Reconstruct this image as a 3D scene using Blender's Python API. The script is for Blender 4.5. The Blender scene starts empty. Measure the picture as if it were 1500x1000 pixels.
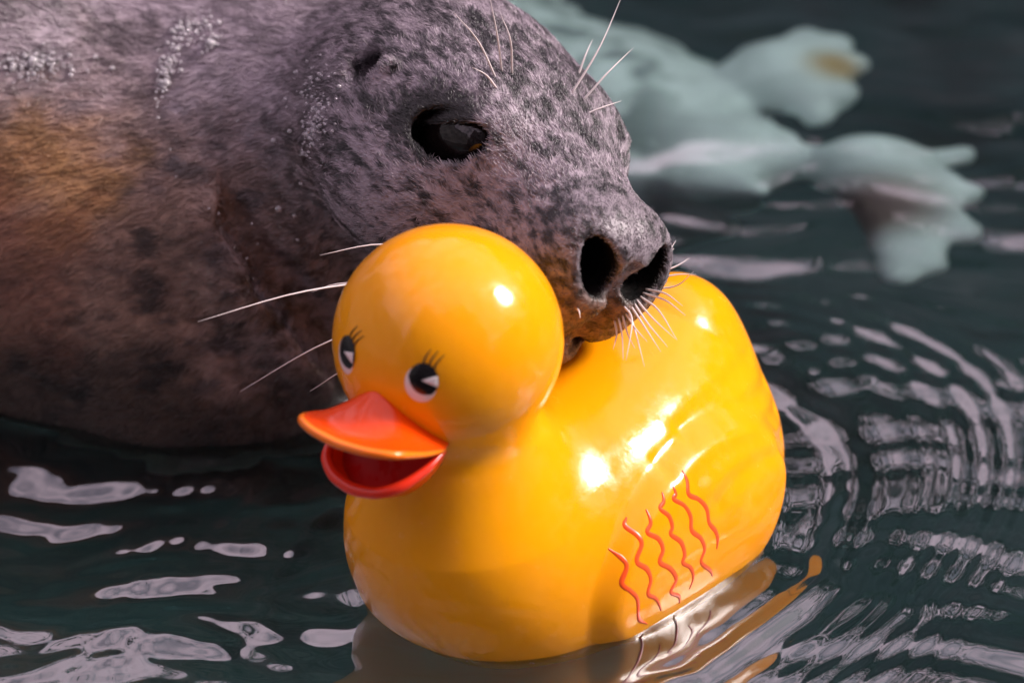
import bpy, math
import numpy as np

# ============================================================ camera, sky, sun, exposure
scene = bpy.context.scene
COL = scene.collection
R = math.radians
CAM_POS = (-0.0252, -1.6724, 1.1032)
cam_data = bpy.data.cameras.new('camera')
cam = bpy.data.objects.new('camera', cam_data)
COL.objects.link(cam)
cam.location = CAM_POS
cam.rotation_euler = (R(60), 0, 0)
cam_data.lens = 120
cam_data.sensor_width = 36
cam_data.clip_start = 0.05
cam_data.clip_end = 500
cam_data.dof.use_dof = True
cam_data.dof.focus_distance = 1.93
cam_data.dof.aperture_fstop = 4.2
scene.camera = cam

SUN_AZ, SUN_EL = 84, 40           # degrees clockwise from +Y (away from camera), above horizon
world = bpy.data.worlds.new('World')
scene.world = world
world.use_nodes = True
wn, wl = world.node_tree.nodes, world.node_tree.links
bg = wn['Background']
sky = wn.new('ShaderNodeTexSky')
sky.sky_type = 'NISHITA'
sky.sun_disc = False
sky.sun_elevation = R(SUN_EL)
sky.sun_rotation = R(SUN_AZ)
sky.dust_density = 4.0
sky.air_density = 1.0
over = wn.new('ShaderNodeMix'); over.data_type = 'RGBA'
tc = wn.new('ShaderNodeTexCoord')                               # broken high cloud, the same all over the sky
cl = wn.new('ShaderNodeTexNoise'); cl.inputs['Scale'].default_value = 6.0; cl.inputs['Detail'].default_value = 3; cl.inputs['Roughness'].default_value = 0.6
wl.new(tc.outputs['Generated'], cl.inputs['Vector'])
mr = wn.new('ShaderNodeMapRange'); mr.inputs['From Min'].default_value = 0.36; mr.inputs['From Max'].default_value = 0.62
mr.inputs['To Min'].default_value = 0.22; mr.inputs['To Max'].default_value = 0.92
wl.new(cl.outputs['Fac'], mr.inputs['Value']); wl.new(mr.outputs[0], over.inputs['Factor'])
over.inputs['B'].default_value = (16.0, 12.4, 14.6, 1)
wl.new(sky.outputs[0], over.inputs['A'])
wl.new(over.outputs['Result'], bg.inputs['Color'])
bg.inputs['Strength'].default_value = 0.085

sun_data = bpy.data.lights.new('sun', 'SUN')
sun = bpy.data.objects.new('sun', sun_data)
COL.objects.link(sun)
sun_data.energy = 4.6
sun_data.angle = R(15)
sun_data.color = (1.0, 0.90, 0.86)
sun.rotation_euler = (R(90 - SUN_EL), 0, R(180 - SUN_AZ))
sun.location = (3, 0, 3)

scene.view_settings.view_transform = 'Standard'
scene.view_settings.look = 'None'
scene.view_settings.gamma = 1
scene.view_settings.exposure = 0.36
scene.render.engine = 'CYCLES'
scene.cycles.use_denoising = True
scene.cycles.max_bounces = 10
scene.cycles.transmission_bounces = 6
scene.cycles.sample_clamp_indirect = 6

# ============================================================ pure shape functions (numpy only)
#PURE-BEGIN
F32 = np.float32
def smin(a, b, k):
    h = np.maximum(k - np.abs(a - b), 0) / k
    return np.minimum(a, b) - h * h * k * 0.25
def smax(a, b, k):
    return -smin(-a, -b, k)
def sstep(a, b, x):
    t = np.clip((x - a) / (b - a), 0, 1)
    return t * t * (3 - 2 * t)
def ell(x, y, z, c, r):
    px, py, pz = (x - c[0]) / r[0], (y - c[1]) / r[1], (z - c[2]) / r[2]
    k0 = np.sqrt(px * px + py * py + pz * pz) + 1e-6
    k1 = np.sqrt((px / r[0]) ** 2 + (py / r[1]) ** 2 + (pz / r[2]) ** 2) + 1e-6
    return k0 * (k0 - 1) / k1
def rell(x, y, z, c, r, M):
    """ellipsoid with its own axes (rows of M)"""
    X, Y, Z = x - c[0], y - c[1], z - c[2]
    a = [M[i][0] * X + M[i][1] * Y + M[i][2] * Z for i in range(3)]
    return ell(a[0], a[1], a[2], (0, 0, 0), r)
def cone(x, y, z, a, b, ra, rb):
    """capsule whose radius runs from ra to rb"""
    ab = [b[i] - a[i] for i in range(3)]
    L2 = sum(v * v for v in ab)
    X, Y, Z = x - a[0], y - a[1], z - a[2]
    t = np.clip((X * ab[0] + Y * ab[1] + Z * ab[2]) / L2, 0, 1)
    return np.sqrt((X - t * ab[0]) ** 2 + (Y - t * ab[1]) ** 2 + (Z - t * ab[2]) ** 2) - (ra + (rb - ra) * t)
def nrm(v):
    v = np.array(v, float)
    return v / np.linalg.norm(v)
def hash3(i, j, k, seed):
    h = (i.astype(np.int64) * 374761393 + j.astype(np.int64) * 668265263 + k.astype(np.int64) * 2147483647 + seed * 1274126177)
    h = (h ^ (h >> 13)) * 1274126177 & 0x7fffffff
    h = (h ^ (h >> 16)) & 0xffff
    return h / 65535.0
def vnoise(P, scale, seed=0):
    """smooth value noise 0..1 at points P (n,3)"""
    Q = P * scale
    I = np.floor(Q).astype(np.int64)
    T = Q - I
    T = T * T * T * (T * (T * 6 - 15) + 10)
    out = 0
    for dx in (0, 1):
        for dy in (0, 1):
            for dz in (0, 1):
                w = (T[:, 0] if dx else 1 - T[:, 0]) * (T[:, 1] if dy else 1 - T[:, 1]) * (T[:, 2] if dz else 1 - T[:, 2])
                out = out + w * hash3(I[:, 0] + dx, I[:, 1] + dy, I[:, 2] + dz, seed)
    return out
def fbm(P, scale, seed=0, octv=3, gain=0.5):
    s, a, t = 0, 1, 0
    for o in range(octv):
        s = s + a * vnoise(P + 17.3 * o, scale * 2 ** o, seed + o * 7); t += a; a *= gain
    return s / t

# ---- duck, in its own frame: x forward (beak), y its left, z up, waterline z = 0
DUCK_ANG = math.radians(40)
DF = np.array([-math.sin(DUCK_ANG), -math.cos(DUCK_ANG), 0])
DL = np.array([math.cos(DUCK_ANG), -math.sin(DUCK_ANG), 0])
DU = np.array([0, 0, 1.0])
HEAD_C = np.array([0.0930, 0, 0.1800])
HEAD_R = 0.0628
def duck_to_local(P):
    return np.stack([P @ DF, P @ DL, P @ DU], -1)
def duck_to_world(p):
    p = np.asarray(p, float)
    return p[..., :1] * DF + p[..., 1:2] * DL + p[..., 2:3] * DU
WING_GROOVES = [((-0.030, 0.092), (-0.070, 0.096), (-0.120, 0.092)),
                ((-0.003, 0.084), (-0.060, 0.090), (-0.130, 0.071)),
                ((-0.016, 0.074), (-0.050, 0.082), (-0.130, 0.056)),
                ((-0.028, 0.056), (-0.060, 0.072), (-0.130, 0.040))]
def bez(c, t):
    c = [np.array(q) for q in c]
    t = t[:, None]
    return c[0] * (1 - t) ** 2 + 2 * c[1] * t * (1 - t) + c[2] * t * t
def duck_sdf(x, y, z):
    ay = np.abs(y)
    xb, zb = (x + 0.015) / 0.146, (z - 0.024) / 0.090
    k = (np.abs(xb) ** 2.5 + (ay / 0.0945) ** 2.5 + 1e-9) ** 0.4
    body = (np.sqrt(k * k + zb * zb) - 1) * 0.098
    tail = cone(x, y * 1.10, z, (-0.052, 0, 0.038), (-0.112, 0, 0.099), 0.060, 0.025)
    d = smin(body, tail, 0.075)
    neck = cone(x, y, z, (0.088, 0, 0.07), (0.0930, 0, 0.160), 0.058, 0.040)
    d = smin(d, neck, 0.035)
    # wing: a raised shield on each flank with pressed feather folds behind it
    q = ((x + 0.022) / 0.092) ** 2 + ((z - 0.034 + 0.12 * (x + 0.04)) / 0.058) ** 2
    side = sstep(0.03, 0.06, ay)
    d = d - 0.0065 * (1 - sstep(0.70, 1.08, q)) * side
    near = np.abs(d) < 0.02
    if near.any():
        xs, zs = x[near], z[near]
        g = np.zeros(xs.shape)
        for c in WING_GROOVES:
            pts = bez(c, np.linspace(0, 1, 14))
            dd = np.full(xs.shape, 9.0)
            for i in range(13):
                a, b = pts[i], pts[i + 1]
                e = b - a
                t = np.clip(((xs - a[0]) * e[0] + (zs - a[1]) * e[1]) / (e @ e), 0, 1)
                dd = np.minimum(dd, (xs - a[0] - t * e[0]) ** 2 + (zs - a[1] - t * e[1]) ** 2)
            g = g + 0.0019 * np.exp(-dd / 0.0058 ** 2)
        d = d.copy()
        d[near] += g * side[near]
    head = np.sqrt((x - HEAD_C[0]) ** 2 + y ** 2 + (z - HEAD_C[2]) ** 2) - HEAD_R
    return smin(d, head, 0.014)

# ---- near seal, in world axes
SA = nrm((0.477, -0.866, -0.165))                       # snout
SS = np.array((0.783, 0.50, -0.369)); SS = nrm(SS - SA * (SS @ SA))   # right eye -> left eye
SU = np.cross(SA, SS)
SU = SU if SU[2] > 0 else -SU
SM = np.array((-0.0170, 0.089, 0.218))                   # between the eyes
def head_to_world(p):
    p = np.asarray(p, float)
    return SM + p[..., :1] * SA + p[..., 1:2] * SS + p[..., 2:3] * SU
def world_to_head(P):
    Q = P - SM
    return np.stack([Q @ SA, Q @ SS, Q @ SU], -1)
EYE = np.array((0.000, 0.0470, 0.000))
EC, ES = math.cos(0.50), math.sin(0.50)
def eye_axes(x, ay, z):
    """offset from the eye along its long axis, outward, across"""
    ex, ey, ez = x - EYE[0], ay - EYE[1], z - EYE[2]
    return EC * ex + ES * ez, ey, -ES * ex + EC * ez
EYE_R = 0.0185
NOSTRIL = np.array((0.112, 0.0176, -0.009))
BODY_CHAIN = [((-0.158, 0.262, 0.140), 0.100), ((-0.220, 0.270, 0.050), 0.168), ((-0.42, 0.365, 0.085), 0.215),
              ((-0.70, 0.55, 0.0), 0.20), ((-1.0, 0.78, -0.10), 0.125), ((-1.2, 0.93, -0.14), 0.055)]
def seal_sdf(X, Y, Z):
    ch = BODY_CHAIN
    d = cone(X, Y, Z, ch[1][0], ch[2][0], ch[1][1], ch[2][1])
    for i in range(2, len(ch) - 1):
        d = smin(d, cone(X, Y, Z, ch[i][0], ch[i + 1][0], ch[i][1], ch[i + 1][1]), 0.03)
    c0 = head_to_world((-0.07, 0, -0.04))
    nk = cone(X, Y, Z, c0, ch[0][0], 0.076, ch[0][1])
    nk = smin(nk, cone(X, Y, Z, ch[0][0], ch[1][0], ch[0][1], ch[1][1] - 0.02), 0.04)
    d = smin(d, nk, 0.05)
    # fold of skin where the neck meets the shoulder
    FOLD = [(-0.198, 0.140, 0.170), (-0.190, 0.127, 0.148), (-0.168, 0.117, 0.116), (-0.141, 0.120, 0.077), (-0.122, 0.128, 0.04)]
    off = np.array((-0.020, 0.010, -0.006))
    for i in range(4):
        ra, rb = (0.004, 0.014, 0.018, 0.018)[i], (0.014, 0.018, 0.018, 0.014)[i]
        d = smin(d, cone(X, Y, Z, np.array(FOLD[i]) + off, np.array(FOLD[i + 1]) + off, ra, rb), 0.022)
    for i in range(4):
        ra, rb = (0.001, 0.010, 0.014, 0.015)[i], (0.010, 0.014, 0.015, 0.012)[i]
        d = smax(d, -cone(X, Y, Z, FOLD[i], FOLD[i + 1], ra, rb), 0.007)
    # hollow under the cheek
    d = smax(d, -cone(X, Y, Z, (-0.137, 0.100, 0.180), (-0.112, 0.104, 0.085), 0.012, 0.022), 0.02)
    # hind flippers
    for s in (-1, 1):
        d = smin(d, cone(X, Y, Z, (-1.18, 0.92, -0.14), (-1.38, 1.02 + 0.10 * s, -0.15), 0.045, 0.02), 0.03)
    # head, in its own frame
    Qx, Qy, Qz = X - SM[0], Y - SM[1], Z - SM[2]
    h = lambda v: Qx * v[0] + Qy * v[1] + Qz * v[2]
    x, y, z = h(SA), h(SS), h(SU)
    ay = np.abs(y)
    hd = ell(x, y, z, (-0.065, 0, -0.030), (0.100, 0.083, 0.074))
    hd = smin(hd, cone(x, y, z, (0.0, 0, -0.030), (0.090, 0, -0.020), 0.052, 0.0325), 0.05)
    hd = smin(hd, ell(x, ay, z, (0.078, 0.019, -0.043), (0.036, 0.026, 0.031)), 0.022)        # whisker pads
    hd = smin(hd, ell(x, ay, z, (0.102, 0.017, -0.011), (0.018, 0.021, 0.023)), 0.022)        # nostril wings
    hd = smin(hd, cone(x, y, z, (0.0, 0, -0.008), (0.092, 0, -0.008), 0.044, 0.024), 0.03)            # bridge of the nose
    hd = smin(hd, ell(x, y, z, (0.052, 0, -0.074), (0.055, 0.030, 0.024)), 0.010)             # lower jaw
    hd = smin(hd, ell(x, ay, z, (-0.010, 0.037, 0.005), (0.034, 0.018, 0.022)), 0.028)        # brow
    hd = smin(hd, ell(x, ay, z, (-0.03, 0.052, -0.052), (0.055, 0.036, 0.034)), 0.03)         # cheeks
    # philtrum and mouth line
    hd = smax(hd, -cone(x, y, z, (0.127, 0, -0.004), (0.113, 0, -0.064), 0.0050, 0.0040), 0.007)
    hd = smax(hd, -cone(x, ay, z, (0.114, 0.0, -0.069), (0.045, 0.054, -0.066), 0.0035, 0.003), 0.007)
    d = smin(d, hd, 0.026)
    # eyes: socket cut, lids left as a soft rim
    e1, e2, e3 = eye_axes(x, ay, z)
    d = smin(d, ell(e1, e2, e3, (-0.003, -0.008, 0.002), (0.033, 0.0145, 0.020)), 0.014)
    d = smax(d, -ell(e1, e2, e3, (0.0, 0.007, -0.0015), (0.0300, 0.0200, 0.0170)), 0.004)
    lid = smax(ell(e1, e2, e3, (0, -0.001, 0), (0.0325, 0.0178, 0.0205)), (0.0050 + 0.10 * e1) - e3, 0.003)   # heavy upper lid
    d = smin(d, lid, 0.005)
    # nostrils
    c, s = math.cos(0.45), math.sin(0.45)
    nx, nay, nz = x - NOSTRIL[0], ay - NOSTRIL[1], z - NOSTRIL[2]
    ya, za = c * nay - s * nz, s * nay + c * nz
    d = smax(d, -ell(nx, ya, za, (0.0, 0, 0), (0.032, 0.0112, 0.0180)), 0.006)
    # ear hole
    d = smax(d, -ell(x, ay, z, (-0.069, 0.077, -0.001), (0.009, 0.022, 0.011)), 0.008)
    d = smin(d, cone(x, ay, z, (-0.053, 0.0735, 0.010), (-0.057, 0.0745, -0.010), 0.0035, 0.0035), 0.008)   # ear ridge
    return d

# ---- submerged seal behind, world axes
FAR = [((-0.60, 0.88, -0.22), 0.20), ((-0.13, 0.76, -0.202), 0.196), ((0.025, 0.665, -0.155), 0.142), ((0.125, 0.565, -0.075), 0.056)]
FAR_FLIP = [  # (root, knuckle, digit tips)
    ((0.12, 0.64, -0.07), (0.178, 0.680, -0.045), [(0.200, 0.740, -0.04), (0.226, 0.722, -0.032), (0.236, 0.680, -0.030), (0.224, 0.632, -0.032), (0.202, 0.600, -0.04)], 0.028),
    ((0.12, 0.565, -0.06), (0.235, 0.520, -0.042), [(0.302, 0.545, -0.045), (0.300, 0.480, -0.034), (0.292, 0.420, -0.030), (0.262, 0.378, -0.034), (0.236, 0.358, -0.040)], 0.024)]
def far_sdf(X, Y, Z):
    d = None
    for i in range(len(FAR) - 1):
        e = cone(X, Y, Z, FAR[i][0], FAR[i + 1][0], FAR[i][1], FAR[i + 1][1])
        d = e if d is None else smin(d, e, 0.05)
    d = smin(d, cone(X, Y, Z, (0.05, 0.575, -0.10), (0.150, 0.484, -0.035), 0.05, 0.009), 0.03)
    for root, kn, tips, r in FAR_FLIP:
        d = smin(d, cone(X, Y, Z, root, kn, r, r * 0.72), 0.03)
        for t in tips:
            d = smin(d, cone(X, Y, Z, kn, t, r * 0.62, 0.0100), 0.040)
    return d
#PURE-END

# ============================================================ mesh helpers
def surface_nets(sdf, xs, ys, zs, newton=3):
    """one quad surface of sdf = 0 on a grid with any spacing"""
    nx, ny, nz = len(xs), len(ys), len(zs)
    f = np.empty((nx, ny, nz), F32)
    Y, Z = np.meshgrid(ys.astype(F32), zs.astype(F32), indexing='ij')
    step = 12
    for i in range(0, nx, step):
        xx = xs[i:i + step].astype(F32)[:, None, None]
        sh = (len(xx), ny, nz)
        f[i:i + step] = sdf(np.broadcast_to(xx, sh), np.broadcast_to(Y[None], sh), np.broadcast_to(Z[None], sh))
    ins = f < 0
    cnt = np.zeros((nx - 1, ny - 1, nz - 1), np.int8)
    for dx in (0, 1):
        for dy in (0, 1):
            for dz in (0, 1):
                cnt += ins[dx:nx - 1 + dx, dy:ny - 1 + dy, dz:nz - 1 + dz]
    act = (cnt > 0) & (cnt < 8)
    I = np.argwhere(act)
    idx = np.full(act.shape, -1, np.int64)
    idx[act] = np.arange(len(I))
    acc = np.zeros((len(I), 3)); num = np.zeros(len(I))
    G = [xs, ys, zs]
    for ax in range(3):
        o = [k for k in range(3) if k != ax]
        for a in (0, 1):
            for b in (0, 1):
                d0 = np.zeros(3, int); d0[o[0]] = a; d0[o[1]] = b
                d1 = d0.copy(); d1[ax] = 1
                A, B = I + d0, I + d1
                fa, fb = f[A[:, 0], A[:, 1], A[:, 2]], f[B[:, 0], B[:, 1], B[:, 2]]
                m = (fa < 0) != (fb < 0)
                t = np.where(m, fa / np.where(m, fa - fb, 1), 0)
                for k in range(3):
                    pa, pb = G[k][A[:, k]], G[k][B[:, k]]
                    acc[:, k] += np.where(m, pa + (pb - pa) * t, 0)
                num += m
    V = acc / num[:, None]
    quads = []
    for ax in range(3):
        u, v = (ax + 1) % 3, (ax + 2) % 3
        sl0 = [slice(None)] * 3; sl1 = [slice(None)] * 3
        sl0[ax] = slice(0, -1); sl1[ax] = slice(1, None)
        ch = ins[tuple(sl0)] != ins[tuple(sl1)]
        E = np.argwhere(ch)
        n = [nx, ny, nz]
        ok = (E[:, u] > 0) & (E[:, v] > 0) & (E[:, u] < n[u] - 1) & (E[:, v] < n[v] - 1)
        E = E[ok]
        flip = ins[E[:, 0], E[:, 1], E[:, 2]]
        c = []
        for du, dv in ((-1, -1), (0, -1), (0, 0), (-1, 0)):
            q = E.copy(); q[:, u] += du; q[:, v] += dv
            c.append(idx[q[:, 0], q[:, 1], q[:, 2]])
        q = np.stack(c, -1)
        q[~flip] = q[~flip][:, ::-1]
        quads.append(q)
    Q = np.concatenate(quads)
    for _ in range(newton):
        d, g = grad(sdf, V)
        V = V - np.clip(d, -0.003, 0.003)[:, None] * g / np.maximum((g * g).sum(1), 0.3)[:, None]
    return V, Q
def grad(sdf, V, e=4e-4):
    d = sdf(V[:, 0], V[:, 1], V[:, 2])
    g = np.stack([(sdf(V[:, 0] + e * (k == 0), V[:, 1] + e * (k == 1), V[:, 2] + e * (k == 2))
                   - sdf(V[:, 0] - e * (k == 0), V[:, 1] - e * (k == 1), V[:, 2] - e * (k == 2))) / (2 * e) for k in range(3)], -1)
    return d, g
def np_mesh(name, V, Q):
    me = bpy.data.meshes.new(name)
    V = np.asarray(V, F32); Q = np.asarray(Q, np.int32)
    n = Q.shape[1]
    me.vertices.add(len(V)); me.vertices.foreach_set('co', V.ravel())
    me.loops.add(Q.size); me.loops.foreach_set('vertex_index', Q.ravel())
    me.polygons.add(len(Q)); me.polygons.foreach_set('loop_start', np.arange(0, Q.size, n, dtype=np.int32))
    me.update(calc_edges=True)
    me.validate()
    me.polygons.foreach_set('use_smooth', np.ones(len(me.polygons), bool))
    return me
def link(name, data, mat=None, parent=None):
    o = bpy.data.objects.new(name, data)
    COL.objects.link(o)
    if mat: data.materials.append(mat)
    if parent: o.parent = parent
    return o
def tag(o, label=None, cat=None, group=None, kind=None):
    for k, v in (('label', label), ('category', cat), ('group', group), ('kind', kind)):
        if v: o[k] = v
def grid_quads(n, m, wrap=False):
    i, j = np.meshgrid(np.arange(n - 1), np.arange(m if wrap else m - 1), indexing='ij')
    j2 = (j + 1) % m
    return np.stack([i * m + j, i * m + j2, (i + 1) * m + j2, (i + 1) * m + j], -1).reshape(-1, 4)
def smooth_path(pts, n):
    """Catmull-Rom through pts"""
    P = np.array(pts, float)
    P = np.vstack([2 * P[0] - P[1], P, 2 * P[-1] - P[-2]])
    t = np.linspace(0, len(P) - 3 - 1e-6, n)
    i = t.astype(int); u = (t - i)[:, None]
    a, b, c, d = P[i], P[i + 1], P[i + 2], P[i + 3]
    return 0.5 * (2 * b + (c - a) * u + (2 * a - 5 * b + 4 * c - d) * u ** 2 + (3 * b - a - 3 * c + d) * u ** 3)
def tube(name, pts, radii, mat, parent, seg=8, n=None, flat=None):
    P = smooth_path(pts, n) if n else np.array(pts, float)
    r = np.interp(np.linspace(0, 1, len(P)), np.linspace(0, 1, len(radii)), radii)
    T = np.gradient(P, axis=0); T /= np.linalg.norm(T, axis=1)[:, None] + 1e-12
    N = np.cross(T, (0.13, 0.21, 0.97)); N /= np.linalg.norm(N, axis=1)[:, None] + 1e-12
    B = np.cross(T, N)
    th = np.linspace(0, 2 * np.pi, seg, endpoint=False)
    V = P[:, None] + r[:, None, None] * (np.cos(th)[None, :, None] * N[:, None] + np.sin(th)[None, :, None] * B[:, None])
    Q = grid_quads(len(P), seg, True)
    V = np.vstack([V.reshape(-1, 3), P[:1] - T[:1] * r[0] * 0.6, P[-1:] + T[-1:] * r[-1] * 0.6])
    a, b = len(V) - 2, len(V) - 1
    L = (len(P) - 1) * seg
    caps = [(a, (k + 1) % seg, k) for k in range(seg)] + [(b, L + k, L + (k + 1) % seg) for k in range(seg)]
    me = bpy.data.meshes.new(name)
    me.from_pydata(V.tolist(), [], [tuple(q) for q in Q.tolist()] + caps)
    me.polygons.foreach_set('use_smooth', np.ones(len(me.polygons), bool))
    return link(name, me, mat, parent)

# ============================================================ materials
def material(name, color=(0.5, 0.5, 0.5), rough=0.5, **kw):
    m = bpy.data.materials.new(name)
    m.use_nodes = True
    b = m.node_tree.nodes['Principled BSDF']
    b.inputs['Base Color'].default_value = (*color, 1)
    b.inputs['Roughness'].default_value = rough
    for k, v in kw.items():
        b.inputs[k.replace('_', ' ')].default_value = v
    return m, b, m.node_tree.nodes, m.node_tree.links
def add_noise(nodes, links, scale, detail=4, rough=0.55, coord='Object'):
    tc = nodes.new('ShaderNodeTexCoord')
    n = nodes.new('ShaderNodeTexNoise')
    n.inputs['Scale'].default_value = scale
    n.inputs['Detail'].default_value = detail
    n.inputs['Roughness'].default_value = rough
    links.new(tc.outputs[coord], n.inputs['Vector'])
    return n
def ramp(nodes, links, src, stops):
    r = nodes.new('ShaderNodeValToRGB')
    while len(r.color_ramp.elements) < len(stops): r.color_ramp.elements.new(0.5)
    for e, (p, c) in zip(r.color_ramp.elements, stops):
        e.position = p; e.color = (*c, 1)
    links.new(src, r.inputs[0])
    return r
def add_bump(nodes, links, bsdf, src, strength, dist):
    b = nodes.new('ShaderNodeBump')
    b.inputs['Strength'].default_value = strength
    b.inputs['Distance'].default_value = dist
    links.new(src, b.inputs['Height'])
    links.new(b.outputs[0], bsdf.inputs['Normal'])
    return b

def vinyl(name, c1, c2, rough=0.15):
    m, b, n, l = material(name, c1, rough, Subsurface_Weight=0.15, Subsurface_Scale=0.01, Coat_Weight=0.15, Coat_Roughness=0.08, Specular_IOR_Level=0.4)
    b.inputs['Subsurface Radius'].default_value = (1.0, 0.5, 0.1)
    nz = add_noise(n, l, 9, 5)
    rp = ramp(n, l, nz.outputs['Fac'], [(0.35, c1), (0.7, c2)])
    l.new(rp.outputs[0], b.inputs['Base Color'])
    wet = add_noise(n, l, 90, 4, 0.6)                      # water film: gloss breaks up, fine dimples
    mr = n.new('ShaderNodeMapRange'); mr.inputs['From Min'].default_value = 0.35; mr.inputs['From Max'].default_value = 0.7
    mr.inputs['To Min'].default_value = rough * 0.6; mr.inputs['To Max'].default_value = rough * 1.9
    l.new(wet.outputs['Fac'], mr.inputs['Value']); l.new(mr.outputs[0], b.inputs['Roughness'])
    fine = add_noise(n, l, 160, 3, 0.5)
    add_bump(n, l, b, fine.outputs['Fac'], 0.10, 0.0012)
    return m
M_YELLOW = vinyl('yellow_vinyl', (0.95, 0.372, 0.002), (0.94, 0.335, 0.002))
M_BEAK = vinyl('orange_red_vinyl', (0.92, 0.070, 0.002), (0.88, 0.058, 0.002))
M_RIM = vinyl('orange_vinyl', (0.92, 0.20, 0.010), (0.88, 0.17, 0.010))
M_MOUTH = vinyl('red_mouth_vinyl', (0.52, 0.008, 0.010), (0.42, 0.006, 0.008), 0.28)
M_LIP = vinyl('red_vinyl', (0.80, 0.035, 0.012), (0.74, 0.028, 0.012))
M_EYEW = material('eye_white_paint', (0.80, 0.72, 0.72), 0.25)[0]
M_EYEB = material('eye_black_paint', (0.006, 0.005, 0.006), 0.2)[0]
M_LASH = material('lash_paint', (0.035, 0.012, 0.006), 0.4)[0]
M_REDLINE = material('red_line_paint', (0.88, 0.085, 0.012), 0.3)[0]

# ============================================================ setting: pool and water
mt, b, n, l = material('pool_floor_paint', (0.02, 0.05, 0.055), 0.8)
nz = add_noise(n, l, 3.0, 6)
rp = ramp(n, l, nz.outputs['Fac'], [(0.36, (0.004, 0.010, 0.012)), (0.5, (0.012, 0.046, 0.050)), (0.66, (0.040, 0.070, 0.074))])
l.new(rp.outputs[0], b.inputs['Base Color'])
M_FLOOR = mt
mt, b, n, l = material('added_bank_rock', (0.05, 0.05, 0.055), 0.85)
nz = add_noise(n, l, 1.6, 8, 0.65)
rp = ramp(n, l, nz.outputs['Fac'], [(0.3, (0.08, 0.085, 0.10)), (0.55, (0.17, 0.165, 0.18)), (0.75, (0.32, 0.30, 0.31))])
l.new(rp.outputs[0], b.inputs['Base Color'])
add_bump(n, l, b, nz.outputs['Fac'], 0.8, 0.2)
M_ROCK = mt

def box_mesh(name, lo, hi):
    me = bpy.data.meshes.new(name)
    v = [(x, y, z) for x in (lo[0], hi[0]) for y in (lo[1], hi[1]) for z in (lo[2], hi[2])]
    me.from_pydata(v, [], [(0, 1, 3, 2), (4, 6, 7, 5), (0, 4, 5, 1), (2, 3, 7, 6), (0, 2, 6, 4), (1, 5, 7, 3)])
    return me
fl = link('pool_floor', box_mesh('pool_floor', (-3.2, -3.2, -0.75), (3.2, 3.4, -0.62)), M_FLOOR)
tag(fl, kind='structure')

rng = np.random.default_rng(7)
def sines(n, lam0, lam1, ang0, spread, power):
    lam = np.exp(rng.uniform(np.log(lam0), np.log(lam1), n))
    ang = ang0 + rng.normal(0, spread, n)
    return lam, ang, rng.uniform(0, 6.283, n), lam ** power
W_LONG = sines(16, 0.10, 0.45, math.pi / 2 + 0.25, 0.5, 1.0)
W_MID = sines(24, 0.022, 0.10, math.pi / 2 - 0.12, 0.42, 1.0)
W_FINE = sines(14, 0.012, 0.028, math.pi / 2 + 0.5, 0.7, 1.0)
def wave_sum(S, x, y):
    lam, ang, ph, amp = S
    h = 0
    for i in range(len(lam)):
        k = 2 * np.pi / lam[i]
        h = h + amp[i] * np.sin(k * (x * np.cos(ang[i]) + y * np.sin(ang[i])) + ph[i])
    return h / np.sqrt(len(lam))
def water_height(x, y):
    loc = duck_to_local(np.stack([x, y, 0 * x], -1))
    d = np.maximum(duck_sdf(loc[:, 0], loc[:, 1], loc[:, 2]), 0)
    wx = x + 0.012 * np.sin(y * 21 + 1.3) + 0.006 * np.sin(y * 57)
    wy = y + 0.010 * np.sin(x * 17 + 0.4) + 0.006 * np.sin(x * 43 + 2)
    far = 1 / (1 + (np.hypot(x, y - 0.2) / 1.6) ** 4)
    h = (wave_sum(W_LONG, wx, wy) * 0.016 + wave_sum(W_MID, wx, wy) * 0.0190 + wave_sum(W_FINE, wx, wy) * (0.0030 + 0.0080 * sstep(-0.08, -0.2, x)) * (0.35 + 0.65 * np.sin(wx * 9 + 1) * np.sin(wy * 7 - 0.5))) * far
    # rings sent out by the bobbing duck, strongest ahead and on its left
    h = h * (1 - 0.40 * sstep(0.30, 0.62, y)) * (1 + 0.7 * sstep(-0.05, -0.22, x) * sstep(0.25, 0.10, y))
    th = np.arctan2(y, x)
    env = 0.25 + 0.75 * (0.5 + 0.5 * np.cos(th + 0.55)) ** 1.5
    dw = d + 0.006 * np.sin(2 * th + 1) + 0.002 * np.sin(5 * th)
    h = h * (1 - 0.75 * env * np.exp(-(d / 0.17) ** 2))
    h = h + env * 0.0028 * np.exp(-((dw - 0.045) / 0.016) ** 2) * np.cos((dw - 0.045) * 2 * np.pi / 0.034)
    h = h + env * 0.00070 * np.exp(-((dw - 0.112) / 0.034) ** 2) * np.sin(dw * 2 * np.pi / 0.0135) * (0.75 + 0.25 * np.sin(3 * th))
    h = h + 0.0028 * np.exp(-d / 0.0045)                        # meniscus
    return h
def axis(lo, hi, core_lo, core_hi, step, grow=1.12):
    a = list(np.arange(core_lo, core_hi + 1e-9, step))
    s = step
    while a[-1] < hi: s *= grow; a.append(a[-1] + s)
    s = step
    while a[0] > lo: s *= grow; a.insert(0, a[0] - s)
    a[0], a[-1] = lo, hi
    return np.array(a)
wx = axis(-3.19, 3.19, -0.40, 0.44, 0.0018)
wy = axis(-3.19, 3.19, -0.26, 0.80, 0.0019)
GX, GY = np.meshgrid(wx, wy, indexing='ij')
gx, gy = GX.ravel(), GY.ravel()
hz = water_height(gx, gy)
water_me = np_mesh('water', np.stack([gx, gy, hz], -1), grid_quads(len(wx), len(wy))[:, ::-1])
mt = bpy.data.materials.new('pool_water')
mt.use_nodes = True
n, l = mt.node_tree.nodes, mt.node_tree.links
n.remove(n['Principled BSDF'])
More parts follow.
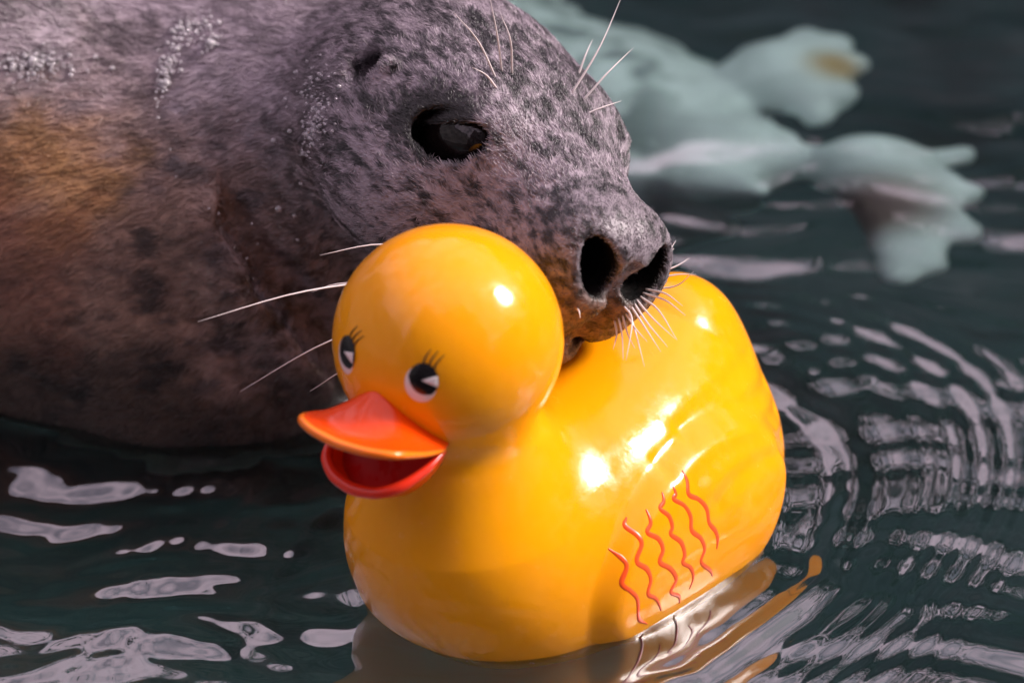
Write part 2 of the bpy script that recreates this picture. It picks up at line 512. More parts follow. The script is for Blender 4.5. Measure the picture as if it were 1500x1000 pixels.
refr = n.new('ShaderNodeBsdfRefraction'); refr.inputs['IOR'].default_value = 1.33
refr.inputs['Color'].default_value = (0.84, 0.97, 0.96, 1); refr.inputs['Roughness'].default_value = 0.05
glo = n.new('ShaderNodeBsdfGlossy'); glo.inputs['Roughness'].default_value = 0.035
fr = n.new('ShaderNodeFresnel'); fr.inputs['IOR'].default_value = 1.95
geo = n.new('ShaderNodeNewGeometry')                       # from below the surface is plain water
ior = n.new('ShaderNodeMix'); ior.inputs['A'].default_value = 2.9; ior.inputs['B'].default_value = 1.33
l.new(geo.outputs['Backfacing'], ior.inputs['Factor']); l.new(ior.outputs['Result'], fr.inputs['IOR'])
mx = n.new('ShaderNodeMixShader')
l.new(fr.outputs[0], mx.inputs[0]); l.new(refr.outputs[0], mx.inputs[1]); l.new(glo.outputs[0], mx.inputs[2])
l.new(mx.outputs[0], n['Material Output'].inputs['Surface'])
water = link('water', water_me, mt)
tag(water, kind='structure')

# rock banks added out of view to cut fill light and shape the mirrored sky
def added_bank(name, x0, x1, y0, y1, top, seed, lean=0.0):
    nu, nv = 60, 24
    u, v = np.meshgrid(np.linspace(0, 1, nu), np.linspace(0, 1, nv), indexing='ij')
    P = np.stack([x0 + (x1 - x0) * u, y0 + (y1 - y0) * u, -0.62 + (top + 0.62) * v], -1).reshape(-1, 3)
    out = nrm((-(y1 - y0), x1 - x0, 0))
    d = (fbm(P, 1.4, seed, 5) - 0.5) * 0.5
    cap = (fbm(P * [1, 1, 0], 1.1, seed + 3, 4) - 0.5) * 0.9
    P = P + out * (d + 0.25 * v.ravel())[:, None]
    P[:, 2] += (cap + lean * (u.ravel() - 0.5)) * v.ravel() * top * 0.7
    back = P + out * 0.5
    V = np.vstack([P, back])
    Q = grid_quads(nu, nv)
    top_e = np.array([[i * nv + nv - 1, (i + 1) * nv - 1 + nv, nu * nv + (i + 1) * nv - 1 + nv, nu * nv + i * nv + nv - 1] for i in range(nu - 1)])
    me = np_mesh(name, V, np.vstack([Q, Q[:, ::-1] + nu * nv, top_e]))
    o = link(name, me, M_ROCK)
    tag(o, kind='structure')
    return o
added_bank('added_bank', -3.1, 3.1, 3.0, 3.0, 2.1, 3, 1.1)
added_bank('added_bank', 3.1, -3.1, -3.0, -3.0, 6.0, 5)
added_bank('added_bank', 3.0, 3.0, 3.1, -3.1, 1.75, 12)
added_bank('added_bank', -3.0, -3.0, -3.1, 3.1, 2.4, 8)
# invented leaf cards out of view, breaking up highlights and the mirrored sky
M_LEAF = material('added_leaf', (0.05, 0.065, 0.04), 0.6)[0]
def leaf_screen(seed, nl, az0, azs, el0, els, near, far_, cut, size):
    g = np.random.default_rng(seed)
    az, el, di = R(az0) + g.uniform(-1, 1, nl) * azs, R(el0) + np.abs(g.normal(0, els, nl)), g.uniform(near, far_, nl)
    keep = fbm(np.stack([az * 3, el * 3, 0 * az], -1), 2.2, seed, 4) > cut + 0.25 * (el - R(el0))
    az, el, di = az[keep], el[keep], di[keep]
    ctr = np.stack([np.sin(az) * di, np.cos(az) * di, np.tan(el) * di], -1)
    a1 = g.normal(0, 1, ctr.shape); a1 /= np.linalg.norm(a1, axis=1)[:, None]
    a2 = np.cross(a1, g.normal(0, 1, ctr.shape)); a2 /= np.linalg.norm(a2, axis=1)[:, None]
    ls = g.uniform(*size, len(ctr))[:, None]
    LV = np.stack([ctr - a1 * ls, ctr + a2 * ls * 0.4, ctr + a1 * ls, ctr - a2 * ls * 0.4], 1).reshape(-1, 3)
    o = link('added_leaf_screen', np_mesh('added_leaf_screen', LV, np.arange(len(LV)).reshape(-1, 4)), M_LEAF)
    tag(o, kind='stuff')
leaf_screen(4, 2600, 84, 0.80, 27, 0.36, 2.4, 3.0, 0.44, (0.05, 0.10))
leaf_screen(9, 2200, 0, 0.85, 28, 0.14, 2.9, 3.5, 0.42, (0.05, 0.11))

# ============================================================ rubber duck
duck = bpy.data.objects.new('rubber_duck', None)
COL.objects.link(duck)
duck.empty_display_size = 0.05
tag(duck, 'glossy yellow rubber duck with open orange beak floating under the seal\'s chin', 'rubber duck')
duck.rotation_euler = (0, 0, math.atan2(DF[1], DF[0]))          # local x = beak direction
ax = lambda a, b, s: np.arange(a, b, s)
V, Q = surface_nets(duck_sdf, ax(-0.185, 0.185, 0.0018), ax(-0.125, 0.125, 0.0018), ax(-0.085, 0.262, 0.0018))
dbody = link('body', np_mesh('duck_body', V, Q), M_YELLOW, duck)

YAW = math.radians(3.5)                                        # the head is turned a little to the duck's left
HF = np.array([math.cos(YAW), math.sin(YAW), 0]); HL = np.array([-math.sin(YAW), math.cos(YAW), 0])
def face(p):
    p = np.asarray(p, float)
    return HEAD_C + p[..., :1] * HF + p[..., 1:2] * HL + p[..., 2:3] * DU
def sphere_frame(az, el):
    nn = math.cos(el) * (math.cos(az) * HF + math.sin(az) * HL) + math.sin(el) * DU
    e1 = nrm(np.cross(DU, nn)); e2 = np.cross(nn, e1)
    return nn, e1, e2
def on_head(fr_, u, v, off):
    nn, e1, e2 = fr_
    d = nn + (u[:, None] * e1 + v[:, None] * e2) / HEAD_R
    d /= np.linalg.norm(d, axis=1)[:, None]
    return HEAD_C + d * (HEAD_R + off[:, None])
def head_patch(name, fr_, poly, h_rim, h_mid, mat, parent, rings=7):
    """a domed patch of paint or inset plastic lying on the round head"""
    poly = np.array(poly, float); c = poly.mean(0); m = len(poly)
    V = []
    for r in range(rings + 1):
        t = r / rings
        p = c + (poly - c) * t
        V.append(on_head(fr_, p[:, 0], p[:, 1], np.full(m, h_mid + (h_rim - h_mid) * t ** 3)))
    V = np.vstack(V)
    me = np_mesh(name, V, grid_quads(rings + 1, m, True))
    return link(name, me, mat, parent)
th = np.linspace(0, 2 * np.pi, 40, endpoint=False)
def oval(cx, cy, rx, ry):
    return np.stack([cx + rx * np.cos(th), cy + ry * np.sin(th)], -1)
for az in (24.0, -24.0):
    fr_ = sphere_frame(R(az), R(7.2))
    eye = head_patch('eye', fr_, oval(0, 0, 0.0103, 0.0124), -0.0006, 0.0010, M_EYEW, duck)
    pu = oval(0.0015, 0.0027, 0.0082, 0.0095)
    head_patch('pupil', fr_, pu, 0.0004, 0.0016, M_EYEB, eye)
    hl = []
    for a, b_ in (((0.0000, 0.0030), (0.0092, 0.0062)), ((0.0092, 0.0062), (0.0097, -0.0002)), ((0.0097, -0.0002), (0.0000, 0.0030))):
        for t in np.linspace(0, 1, 6)[:-1]:
            hl.append((a[0] + (b_[0] - a[0]) * t, a[1] + (b_[1] - a[1]) * t))
    head_patch('highlight', fr_, hl, 0.0015, 0.0019, M_EYEW, eye)
    for k, (bx_, tx, ty) in enumerate(((0.0012, 0.0050, 0.0205), (0.0044, 0.0092, 0.0200), (0.0072, 0.0128, 0.0180))):
        t = np.linspace(0, 1, 8)
        u = bx_ + (tx - bx_) * t ** 1.6
        v = 0.0118 - 0.0012 * k + (ty - 0.0118 + 0.0012 * k) * t
        tube('eyelash', on_head(fr_, u, v, np.full(8, 0.0002)), (0.00055, 0.00045, 0.00012), M_LASH, eye, 6)

# --- beak: an upper bill that flares, a lower bill with a lip and a red mouth
W = np.linspace(-1, 1, 49)
aw = np.abs(W)
def keyed(keys, w):
    """smooth symmetric curve through (|w|, F, L, Z)"""
    K = np.array(keys)
    K2 = np.vstack([K[::-1] * [-1, 1, -1, 1], K[1:]]) if K[0, 0] == 0 else K
    ww = np.linspace(-1, 1, 400)
    C = np.stack([np.interp(ww, K2[:, 0], K2[:, k]) for k in (1, 2, 3)], -1)
    ker = np.hanning(61); ker /= ker.sum()
    pad = np.vstack([np.repeat(C[:1], 30, 0), C, np.repeat(C[-1:], 30, 0)])
    S = np.stack([np.convolve(pad[:, k], ker, 'valid') for k in range(3)], -1)
    return np.stack([np.interp(w, ww, S[:, k]) for k in range(3)], -1)
rr = HEAD_R - 0.002
RL = 0.0312 * W
RZ = -0.0035 - 0.0310 * aw ** 1.4
root = np.stack([np.sqrt(rr ** 2 - RL ** 2 - RZ ** 2), RL, RZ], -1)
edge = keyed([(0, 0.0975, 0, -0.0190), (0.30, 0.0955, 0.018, -0.0185), (0.52, 0.0900, 0.0305, -0.0185), (0.66, 0.0805, 0.0345, -0.0215),
              (0.85, 0.0610, 0.0345, -0.0300), (1.0, 0.0440, 0.0325, -0.0355)], W)
rows = []
nv = 16
for i in range(nv):
    t = i / (nv - 1)
    p = root + (edge - root) * t
    p[:, 2] += -0.0050 * np.sin(np.pi * t ** 1.25) * (1 - aw ** 2.2) + 0.0045 * np.sin(np.pi * t) * (aw ** 1.5 - aw ** 4) + 0.0016 * t ** 4 * (1 - aw ** 2)
    rows.append(face(p))
def sheet(name, rows, mat, parent, thick):
    V = np.concatenate(rows); n_, m_ = len(rows), len(rows[0])
    me = np_mesh(name, V, grid_quads(n_, m_))
    o = link(name, me, mat, parent)
    so = o.modifiers.new('thickness', 'SOLIDIFY'); so.thickness = thick; so.offset = 0
    ss = o.modifiers.new('round', 'SUBSURF'); ss.levels = ss.render_levels = 1
    return o
ub = sheet('upper_beak', rows, M_BEAK, duck, 0.0042)
tube('rim', rows[-1] + np.array([0, 0, -0.0002]), (0.0012, 0.0024, 0.0026, 0.0024, 0.0012), M_RIM, ub, 10)
lip = keyed([(0, 0.0850, 0, -0.0525), (0.28, 0.0825, 0.0150, -0.0510), (0.50, 0.0755, 0.0260, -0.0465), (0.74, 0.0600, 0.0315, -0.0410),
             (1.0, 0.0430, 0.0315, -0.0365)], W)
back = np.stack([0.041 + 0 * W, 0.029 * W, -0.030 - 0.004 * (1 - aw)], -1)
chin = np.stack([0.038 + 0.004 * (1 - aw), 0.024 * W, -0.050 - 0.018 * (1 - aw ** 2)], -1)
out_rows, in_rows = [], []
for i in range(12):
    t = i / 11
    p = lip + (chin - lip) * t
    p[:, 2] -= 0.006 * np.sin(np.pi * t) * (1 - aw ** 3)
    out_rows.append(face(p))
    p = lip + (back - lip) * t
    p[:, 2] -= 0.014 * np.sin(np.pi * min(1, t * 1.0) ** 0.7) * (1 - aw ** 3)
    in_rows.append(face(p + np.array([0, 0, 0.0010])))
lb = sheet('lower_beak', out_rows, M_BEAK, duck, 0.0022)
sheet('mouth', in_rows, M_MOUTH, lb, 0.0010)
tube('lip', face(lip), (0.0014, 0.0032, 0.0036, 0.0032, 0.0014), M_LIP, lb, 10)

# --- red wavy feather lines on both wings (x, z on the flank)
WAVES = [[(0.0526, 0.0587), (0.0492, 0.0532), (0.0492, 0.049), (0.0545, 0.0413), (0.0501, 0.0352), (0.0458, 0.0282), (0.0439, 0.0142), (0.036, 0.0063)], [(0.0349, 0.0699), (0.0384, 0.0668), (0.036, 0.062), (0.0364, 0.0573), (0.0425, 0.0503), (0.0368, 0.0434), (0.035, 0.0358), (0.0376, 0.0281), (0.0311, 0.0215), (0.0261, 0.0113)], [(0.0235, 0.0715), (0.0257, 0.0657), (0.03, 0.062), (0.0242, 0.0564), (0.0228, 0.0494), (0.0267, 0.0435), (0.0196, 0.0363), (0.0152, 0.0272), (0.0194, 0.0207), (0.012, 0.0142), (0.0101, 0.0082)], [(0.0096, 0.0762), (0.0122, 0.0724), (0.0162, 0.0701), (0.0123, 0.0646), (0.0124, 0.0584), (0.0148, 0.0553), (0.0087, 0.0481), (0.0073, 0.0399), (0.0093, 0.0355), (0.0031, 0.0292), (0.0007, 0.0215), (0.003, 0.0147)], [(0.0018, 0.077), (0.0024, 0.0733), (0.005, 0.0712), (-0.0006, 0.0656), (-0.0026, 0.0586), (-0.001, 0.0511), (-0.0069, 0.0437), (-0.0091, 0.0357), (-0.0058, 0.0289), (-0.0143, 0.0191), (-0.0171, 0.0137)], [(-0.01, 0.0806), (-0.0092, 0.0756), (-0.0063, 0.0698), (-0.0121, 0.0647), (-0.0159, 0.0578), (-0.0155, 0.0496), (-0.0195, 0.0428), (-0.0207, 0.037), (-0.0196, 0.0311)]]
for wl_ in WAVES:
    xz = smooth_path(wl_, 60)
    for sgn in (1, -1):
        lo, hi = np.full(60, 0.02), np.full(60, 0.16)
        for _ in range(22):
            mid = (lo + hi) / 2
            ins = duck_sdf(xz[:, 0], mid * sgn, xz[:, 1]) < 0
            lo, hi = np.where(ins, mid, lo), np.where(ins, hi, mid)
        P = np.stack([xz[:, 0], lo * sgn, xz[:, 1]], -1)
        _, N = grad(duck_sdf, P); N /= np.linalg.norm(N, axis=1)[:, None]
        T = np.gradient(P, axis=0); B = np.cross(N, T); B /= np.linalg.norm(B, axis=1)[:, None]
        wd = 0.0020 * np.interp(np.linspace(0, 1, 60), (0, 0.12, 0.5, 0.88, 1), (0.35, 0.9, 1, 0.85, 0.3)) * (0.85 + 0.3 * vnoise(P, 160, 3))
        cols = []
        for o_, up_ in ((-1.0, -0.0003), (-0.6, 0.00020), (0, 0.00035), (0.6, 0.00020), (1.0, -0.0003)):      # a low bead of paint
            q = P + B * (o_ * wd)[:, None]
            for _ in range(2):
                dq, gq = grad(duck_sdf, q); q = q - dq[:, None] * gq
            cols.append(q + N * up_)
        Vr = np.stack(cols, 1).reshape(-1, 3)
        link('feather_line', np_mesh('feather_line', Vr, grid_quads(60, 5)), M_REDLINE, dbody)

# ============================================================ near seal
seal = bpy.data.objects.new('seal', None)
COL.objects.link(seal)
seal.empty_display_size = 0.1
tag(seal, 'grey mottled wet seal resting its chin on the yellow rubber duck', 'seal')
sx = axis(-1.45, 0.14, -0.175, 0.075, 0.0019, 1.07)
sy = axis(-0.05, 1.25, 0.0, 0.275, 0.0019, 1.07)
sz = axis(-0.45, 0.42, 0.075, 0.275, 0.0019, 1.07)
V, Q = surface_nets(seal_sdf, sx, sy, sz)
SV, SQ = V, Q

def coat(P):
    """colour of the coat at points P: mottled grey head, browner neck and flank"""
    h = world_to_head(P)
    body = sstep(0.04, 0.17, -P[:, 0] * 0.8 + 0.3 * (P[:, 1] - 0.15) - 0.02)
    S = np.stack([h[:, 0] * 0.55, h[:, 1], h[:, 2]], -1)
    n1 = fbm(S, 190, 1, 3)
    n2 = fbm(S, 560, 5, 2)
    n3 = fbm(P, 20, 9, 3)
    n4 = fbm(P, 45, 21, 3)
    mott = sstep(0.33, 0.64, n1 * 0.6 + n2 * 0.4 + (n3 - 0.5) * 0.30)
    light, dark = np.array((0.37, 0.31, 0.355)), np.array((0.012, 0.011, 0.014))
    c = dark + (light - dark) * mott[:, None]
    bl, bd = np.array((0.30, 0.178, 0.130)), np.array((0.050, 0.030, 0.025))
    bm = sstep(0.18, 0.72, n4 * 0.5 + n1 * 0.5 + (n3 - 0.5) * 0.2)
    cb = bd + (bl - bd) * bm[:, None]
    fl = sstep(0.62, 0.72, fbm(P * [1, 1, 1.3], 62, 77, 2))[:, None]
    cb = cb * (1 - 0.72 * fl)
    top = sstep(0.15, 0.24, P[:, 2] + (n3 - 0.5) * 0.08)[:, None]                # sky light on the back, painted as paler grey
    cb = cb + ((np.array((0.06, 0.05, 0.06)) + np.array((0.32, 0.265, 0.30)) * bm[:, None]) - cb) * top
    c = c + (cb - c) * body[:, None]
    # belly shade painted in as darker soaked hair below a ragged line
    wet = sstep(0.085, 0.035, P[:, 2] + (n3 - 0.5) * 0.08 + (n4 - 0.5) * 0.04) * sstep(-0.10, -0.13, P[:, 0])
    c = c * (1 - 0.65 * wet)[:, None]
    # warm light painted into the flank as a tan patch; rusty patch below
    for ctr, rad, colr, am in (((-0.296, 0.156, 0.168), 0.046, (0.42, 0.21, 0.06), 0.65), ((-0.330, 0.138, 0.115), 0.060, (0.32, 0.13, 0.08), 0.55)):
        q = np.sqrt(((P - ctr) ** 2).sum(1)) / rad + (n4 - 0.5) * 1.6
        c = c + (np.array(colr) * (0.55 + 0.7 * bm[:, None]) - c) * (am * (1 - sstep(0.35, 1.25, q)))[:, None]
    c = c * (1 - 0.38 * sstep(0.055, 0.095, h[:, 0]))[:, None]                # darker muzzle
    # tan bounce off the duck painted under the muzzle, dark skin round eyes and in the nostrils
    tan = sstep(0.012, 0.040, -h[:, 2]) * sstep(0.05, 0.085, h[:, 0])
    c = c + (np.array((0.25, 0.13, 0.045)) * (0.35 + 0.9 * mott[:, None]) - c) * (0.75 * tan)[:, None]
    ha = np.stack([h[:, 0], np.abs(h[:, 1]), h[:, 2]], -1)
    e = np.stack(eye_axes(ha[:, 0], ha[:, 1], ha[:, 2]), -1) / [0.034, 0.036, 0.0250] - [-0.22, 0, 0.10]
    c = c * (0.04 + 0.96 * sstep(0.88, 1.22, np.sqrt((e ** 2).sum(1)) + (n2 - 0.5) * 0.4))[:, None]
    nn = ha - NOSTRIL
    ca, sa = math.cos(0.45), math.sin(0.45)
    nn = np.stack([nn[:, 0] / 0.033, (ca * nn[:, 1] - sa * nn[:, 2]) / 0.0115, (sa * nn[:, 1] + ca * nn[:, 2]) / 0.0183], -1)
    c = c * (0.03 + 0.97 * sstep(0.98, 1.12, np.sqrt((nn ** 2).sum(1))))[:, None]
    er = (ha - [-0.069, 0.077, -0.001]) / [0.0085, 0.022, 0.0105]
    c = c * (0.08 + 0.92 * sstep(0.9, 1.2, np.sqrt((er ** 2).sum(1))))[:, None]
    return np.clip(c, 0.003, 0.9)
def bare(P):
    """1 where no hair grows (eyeball, nostrils, ear hole)"""
    h = world_to_head(P); ha = np.stack([h[:, 0], np.abs(h[:, 1]), h[:, 2]], -1)
    q = np.stack(eye_axes(ha[:, 0], ha[:, 1], ha[:, 2]), -1)
    m = ((q / [0.0300, 0.030, 0.0178]) ** 2).sum(1) < 1
    m &= q[:, 2] < 0.0050 + 0.10 * q[:, 0]
    nn = ha - NOSTRIL
    ca, sa = math.cos(0.45), math.sin(0.45)
    m |= (nn[:, 0] / 0.033) ** 2 + ((ca * nn[:, 1] - sa * nn[:, 2]) / 0.0113) ** 2 + ((sa * nn[:, 1] + ca * nn[:, 2]) / 0.0181) ** 2 < 1
    m |= (((ha - [-0.069, 0.077, -0.001]) / [0.007, 0.022, 0.009]) ** 2).sum(1) < 1
    return m
def set_color(data, c, domain):
    a = data.attributes.new('coat', 'FLOAT_COLOR', domain)
    a.data.foreach_set('color', np.concatenate([c, np.ones((len(c), 1))], 1).astype(F32).ravel())
def coat_material(name, rough, spec):
    m, b, n, l = material(name, (0.3, 0.3, 0.3), rough, Specular_IOR_Level=spec)
    at = n.new('ShaderNodeAttribute'); at.attribute_name = 'coat'
    l.new(at.outputs['Color'], b.inputs['Base Color'])
    return m, b, n, l
M_SKIN, b, n, l = coat_material('seal_skin', 0.42, 0.5)
nz = add_noise(n, l, 330, 4)
add_bump(n, l, b, nz.outputs['Fac'], 0.6, 0.0012)
M_FUR = coat_material('seal_fur', 0.30, 0.9)[0]
sme = np_mesh('seal_body', V, Q)
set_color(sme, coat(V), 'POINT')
sbody = link('body', sme, M_SKIN, seal)

# --- coat of short hair, combed from the nose backwards
FLOW_BODY = nrm((-0.80, 0.50, -0.25))
def grow_fur(count):
    g = np.random.default_rng(11)
    T = np.concatenate([SQ[:, [0, 1, 2]], SQ[:, [0, 2, 3]]])
    A, B, C_ = SV[T[:, 0]], SV[T[:, 1]], SV[T[:, 2]]
    area = np.linalg.norm(np.cross(B - A, C_ - A), axis=1)
    cen = (A + B + C_) / 3
    w = area * np.where(cen[:, 2] < -0.015, 0, 1) * np.where(cen[:, 0] < -0.5, 0.15, 1)
    hd = world_to_head(cen)
    w = w * np.where((hd[:, 0] > -0.12) & (cen[:, 0] > -0.2), 2.6, 1.0)
    cdf = np.cumsum(w); cdf /= cdf[-1]
    ti = np.searchsorted(cdf, g.random(count))
    r1, r2 = np.sqrt(g.random(count)), g.random(count)
    P = (1 - r1)[:, None] * A[ti] + (r1 * (1 - r2))[:, None] * B[ti] + (r1 * r2)[:, None] * C_[ti]
    P = P[~bare(P)]
    _, N = grad(seal_sdf, P); N /= np.linalg.norm(N, axis=1)[:, None] + 1e-9
    h = world_to_head(P)
    blend = sstep(0.02, 0.14, -h[:, 0])[:, None]
    fl_ = -SA * (1 - blend) + FLOW_BODY * blend
    # hair turns round the eye and droops on the cheeks
    fl_ = fl_ + SU * (-0.35 * sstep(-0.01, -0.06, h[:, 2]))[:, None]
    cl = np.stack([vnoise(P, 130, 31 + k) - 0.5 for k in range(3)], -1) * 1.1 + np.stack([vnoise(P, 420, 41 + k) - 0.5 for k in range(3)], -1) * 0.9
    fl_ = fl_ + cl + g.normal(0, 0.12, P.shape)
    fl_ = fl_ - (fl_ * N).sum(1)[:, None] * N
    fl_ /= np.linalg.norm(fl_, axis=1)[:, None] + 1e-9
    L = (0.0042 + 0.0035 * blend[:, 0]) * g.uniform(0.6, 1.25, len(P)) * np.where(h[:, 0] > 0.07, 0.55, 1.0)
    lift = g.uniform(0.10, 0.34, len(P))
    p1 = P + (fl_ + N * lift[:, None]) * (L * 0.5)[:, None]
    p2 = P + fl_ * L[:, None] + N * (lift * L * 0.62)[:, None]
    pts = np.stack([P - N * 0.0006, p1, p2], 1)
    hc = bpy.data.hair_curves.new('fur')
    hc.add_curves([3] * len(P))
    hc.attributes['position'].data.foreach_set('vector', pts.astype(F32).ravel())
    ra = hc.attributes.get('radius') or hc.attributes.new('radius', 'FLOAT', 'POINT')
    ra.data.foreach_set('value', np.tile(np.array([0.00020, 0.00017, 0.00004], F32), len(P)))
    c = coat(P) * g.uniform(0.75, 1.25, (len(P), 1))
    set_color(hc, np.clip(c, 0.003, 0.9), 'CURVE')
    return hc
fur = link('fur', grow_fur(260000), M_FUR, sbody)
tag(fur, kind='stuff')

# --- eyes
M_EYE = material('wet_dark_eye', (0.006, 0.004, 0.004), 0.07, Specular_IOR_Level=0.35, Coat_Weight=0.2, Coat_Roughness=0.02)[0]
import bmesh
def ball(name, rx, ry, rz, mat, parent):
    bm = bmesh.new()
    bmesh.ops.create_uvsphere(bm, u_segments=32, v_segments=20, radius=1)
    for v in bm.verts: v.co = (v.co.x * rx, v.co.y * ry, v.co.z * rz)
    me = bpy.data.meshes.new(name); bm.to_mesh(me); bm.free()
    me.polygons.foreach_set('use_smooth', np.ones(len(me.polygons), bool))
    return link(name, me, mat, parent)
from mathutils import Matrix
HM = Matrix(((SA[0], SS[0], SU[0]), (SA[1], SS[1], SU[1]), (SA[2], SS[2], SU[2])))
for sg in (-1, 1):
    e = ball('eye', 0.0315, 0.0160, 0.0188, M_EYE, seal)
    e.matrix_local = Matrix.Translation(head_to_world(EYE * [1, sg, 1] + [0, -sg * 0.001, -0.001]).tolist()) @ HM.to_4x4() @ Matrix.Rotation(-0.50, 4, 'Y') @ Matrix.Translation((-0.004, 0, 0))

# --- beads of water added to stand for bright glints on the wet fur
def glint_patches(patches, seed=3):
    g = np.random.default_rng(seed)
    bm = bmesh.new(); bmesh.ops.create_icosphere(bm, subdivisions=1, radius=1)
    bv = np.array([v.co[:] for v in bm.verts]); bf = np.array([[v.index for v in f.verts] for f in bm.faces]); bm.free()
    P = np.concatenate([np.array(c) + g.normal(0, 1, (n_, 3)) * np.array(sd) for c, sd, n_ in patches])
    for _ in range(6):
        d, N = grad(seal_sdf, P); P = P - d[:, None] * N
    N /= np.linalg.norm(N, axis=1)[:, None]
    keep = ~bare(P) & (N[:, 2] > -0.2)
    P, N = P[keep], N[keep]
    r = np.exp(g.normal(math.log(0.00070), 0.55, len(P)))
    V = P[:, None] + N[:, None] * 0.0018 + bv[None] * r[:, None, None] * [1, 1, 0.8]
    F = bf[None] + (np.arange(len(P)) * len(bv))[:, None, None]
    return np_mesh('glint_beads', V.reshape(-1, 3), F.reshape(-1, 3))
M_BEAD = material('glint_bead', (1.0, 0.96, 1.0), 0.03, IOR=1.45, Transmission_Weight=0.7, Specular_IOR_Level=1.0)[0]
beads = link('glint_beads', glint_patches([
    ((-0.314, 0.199, 0.214), (0.014, 0.006, 0.003), 260), ((-0.232, 0.200, 0.205), (0.003, 0.006, 0.012), 170), ((-0.222, 0.215, 0.235), (0.007, 0.006, 0.008), 120),
    ((-0.205, 0.205, 0.225), (0.002, 0.004, 0.007), 60), ((-0.140, 0.103, 0.224), (0.011, 0.008, 0.010), 130),
    ((-0.152, 0.120, 0.245), (0.014, 0.010, 0.010), 60), ((-0.16, 0.11, 0.19), (0.03, 0.02, 0.03), 50)]), M_BEAD, sbody)
tag(beads, kind='stuff')

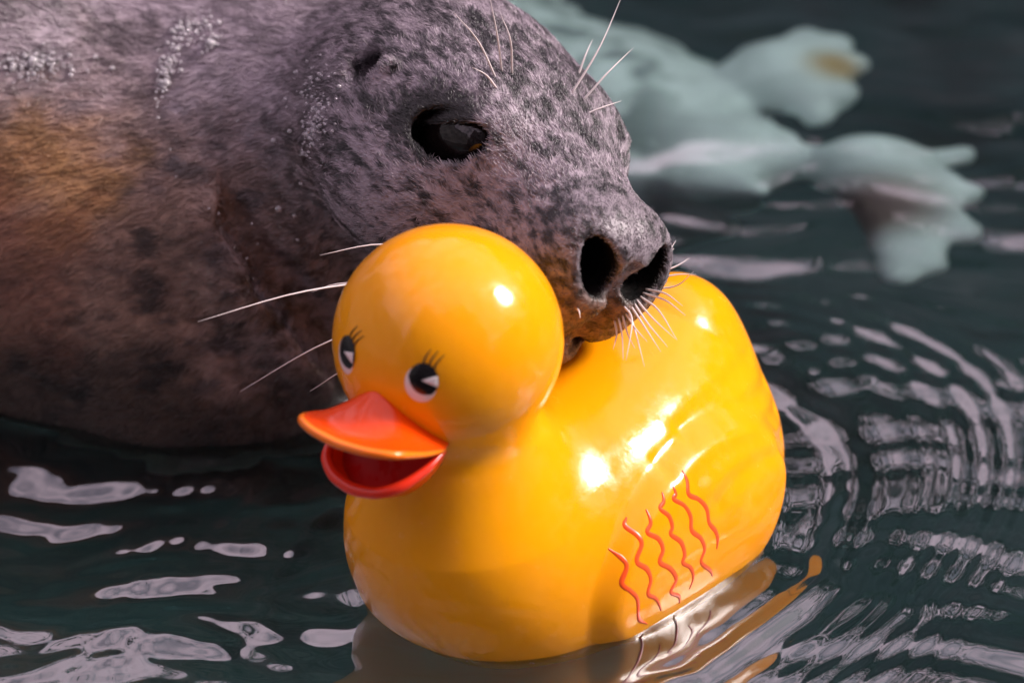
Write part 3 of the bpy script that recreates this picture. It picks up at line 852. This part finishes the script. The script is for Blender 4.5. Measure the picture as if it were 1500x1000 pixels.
# --- whiskers: over the eyes, long ones swept back past the duck, a spray on the far lip
WHISKERS = [
    [(-0.0349, 0.0748, 0.2675), (-0.0443, 0.0667, 0.2933), (-0.0578, 0.061, 0.3135)],
    [(-0.031, 0.0806, 0.2681), (-0.0336, 0.0728, 0.2947), (-0.0378, 0.0744, 0.3174)],
    [(-0.0252, 0.0803, 0.2666), (-0.026, 0.0759, 0.289), (-0.0317, 0.079, 0.3044)],
    [(-0.0341, 0.0661, 0.2644), (-0.0398, 0.0625, 0.2742), (-0.0474, 0.061, 0.2796)],
    [(0.0091, 0.0859, 0.2518), (0.0247, 0.0988, 0.2741), (0.0383, 0.1231, 0.2963)],
    [(0.0158, 0.0875, 0.2467), (0.0295, 0.0952, 0.2599), (0.0447, 0.1115, 0.2682)],
    [(0.0184, 0.0777, 0.2429), (0.0269, 0.0795, 0.2459), (0.0372, 0.0857, 0.2467)],
    [(0.0135, 0.1169, 0.2491), (0.0175, 0.1224, 0.2587), (0.0216, 0.1313, 0.2641)],
    [(-0.0222, -0.0074, 0.1924), (-0.0981, 0.0053, 0.1744), (-0.1466, -0.016, 0.1775), (-0.197, -0.0498, 0.1789)],
    [(-0.0304, -0.0023, 0.1848), (-0.083, 0.0038, 0.1554), (-0.1319, -0.0231, 0.1488), (-0.1745, -0.0618, 0.1417)],
    [(-0.0268, 0.0044, 0.196), (-0.0676, 0.0219, 0.1863), (-0.1018, 0.0139, 0.1924), (-0.1327, 0.0021, 0.1919)],
    [(-0.029, -0.0087, 0.1736), (-0.0753, -0.0086, 0.1337), (-0.1133, -0.0201, 0.1338), (-0.138, -0.036, 0.1263)],
    [(-0.0299, 0.0014, 0.1909), (-0.0833, 0.0214, 0.1655), (-0.122, 0.0204, 0.1639), (-0.139, 0.0179, 0.1595)],
    [(0.045, 0.0368, 0.1607), (0.0614, 0.0415, 0.1687), (0.069, 0.0553, 0.1727)],
    [(0.0441, 0.0367, 0.1586), (0.0627, 0.0435, 0.1703), (0.0682, 0.0538, 0.1682)],
    [(0.0432, 0.0366, 0.1566), (0.0668, 0.0448, 0.1606), (0.0769, 0.0519, 0.163)],
    [(0.042, 0.0365, 0.1538), (0.0667, 0.0393, 0.1587), (0.0803, 0.0395, 0.1591)],
    [(0.0411, 0.0364, 0.1518), (0.0665, 0.0324, 0.1549), (0.0783, 0.0324, 0.1648)],
    [(0.0505, -0.0018, 0.1722), (0.0604, -0.0117, 0.1751), (0.0694, -0.0238, 0.1741)],
    [(0.0489, -0.0041, 0.1709), (0.0603, -0.0147, 0.1725), (0.0709, -0.0276, 0.1702)],
    [(0.0474, -0.0067, 0.1697), (0.0565, -0.019, 0.1684), (0.0662, -0.0358, 0.1592)],
    [(0.045, -0.0093, 0.169), (0.0525, -0.0243, 0.167), (0.0654, -0.0373, 0.1605)],
    [(0.0434, -0.0124, 0.1685), (0.0505, -0.0283, 0.1649), (0.0608, -0.0415, 0.1581)],
    [(0.0418, -0.0146, 0.1676), (0.0486, -0.0305, 0.164), (0.0568, -0.0458, 0.1576)],
    [(0.0399, -0.0156, 0.1664), (0.0436, -0.0327, 0.1609), (0.0477, -0.0528, 0.1521)],
    [(0.0384, -0.0152, 0.1644), (0.0429, -0.0296, 0.1635), (0.0494, -0.0403, 0.1609)],
    [(0.0365, -0.0151, 0.1631), (0.0392, -0.0291, 0.1588), (0.0427, -0.0416, 0.1573)],
    [(0.0343, -0.0144, 0.1609), (0.0359, -0.0277, 0.158), (0.0363, -0.0433, 0.1509)],
    [(0.0321, -0.0133, 0.1586), (0.033, -0.0241, 0.1559), (0.0309, -0.0343, 0.1522)],
    [(0.0375, -0.0177, 0.1698), (0.0413, -0.0302, 0.1682), (0.0376, -0.0498, 0.1543)],
    [(0.0107, -0.029, 0.1753), (0.0117, -0.035, 0.177), (0.0124, -0.0386, 0.1747)],
]
M_WHISK = material('whisker', (0.75, 0.66, 0.66), 0.35)[0]
for i, w in enumerate(WHISKERS):
    w = np.array(w); w[0] = w[0] - (w[1] - w[0]) * 0.06
    r0 = 0.00072 if i < 8 else (0.00085 if i < 13 else 0.00072)
    tube('whisker', w, (r0, r0 * 0.85, r0 * 0.5, 0.00010), M_WHISK, seal, 6, 14)

# ============================================================ seal under water behind
far = bpy.data.objects.new('seal', None)
COL.objects.link(far)
far.empty_display_size = 0.1
tag(far, 'pale green spotted seal swimming under water, its hind flippers spread', 'seal')
V, Q = surface_nets(far_sdf, axis(-0.85, 0.36, -0.15, 0.36, 0.005), axis(0.3, 1.2, 0.33, 0.85, 0.005), axis(-0.48, 0.06, -0.2, 0.05, 0.005))
mt, b, n, l = coat_material('pale_seal_coat', 0.6, 0.5)
me = np_mesh('far_seal_body', V, Q)
sp = sstep(0.36, 0.56, fbm(V, 38, 61, 3) * 0.7 + fbm(V, 14, 71, 2) * 0.3)
sp = np.maximum(sp, sstep(0.06, 0.12, V[:, 0]) * 0.85)[:, None]                        # the flippers are plain
fc = np.array((0.17, 0.21, 0.21)) + (np.array((0.70, 0.78, 0.76)) - np.array((0.17, 0.21, 0.21))) * sp
for ctr, rad, colr in (((0.212, 0.668, -0.03), 0.034, (0.40, 0.25, 0.08)), ((0.238, 0.450, -0.04), 0.060, (0.13, 0.085, 0.075))):
    q = np.linalg.norm(V - ctr, axis=1) / rad
    fc = fc + (np.array(colr) - fc) * (1 - sstep(0.45, 1.1, q))[:, None]
set_color(me, fc, 'POINT')
link('body', me, mt, far)
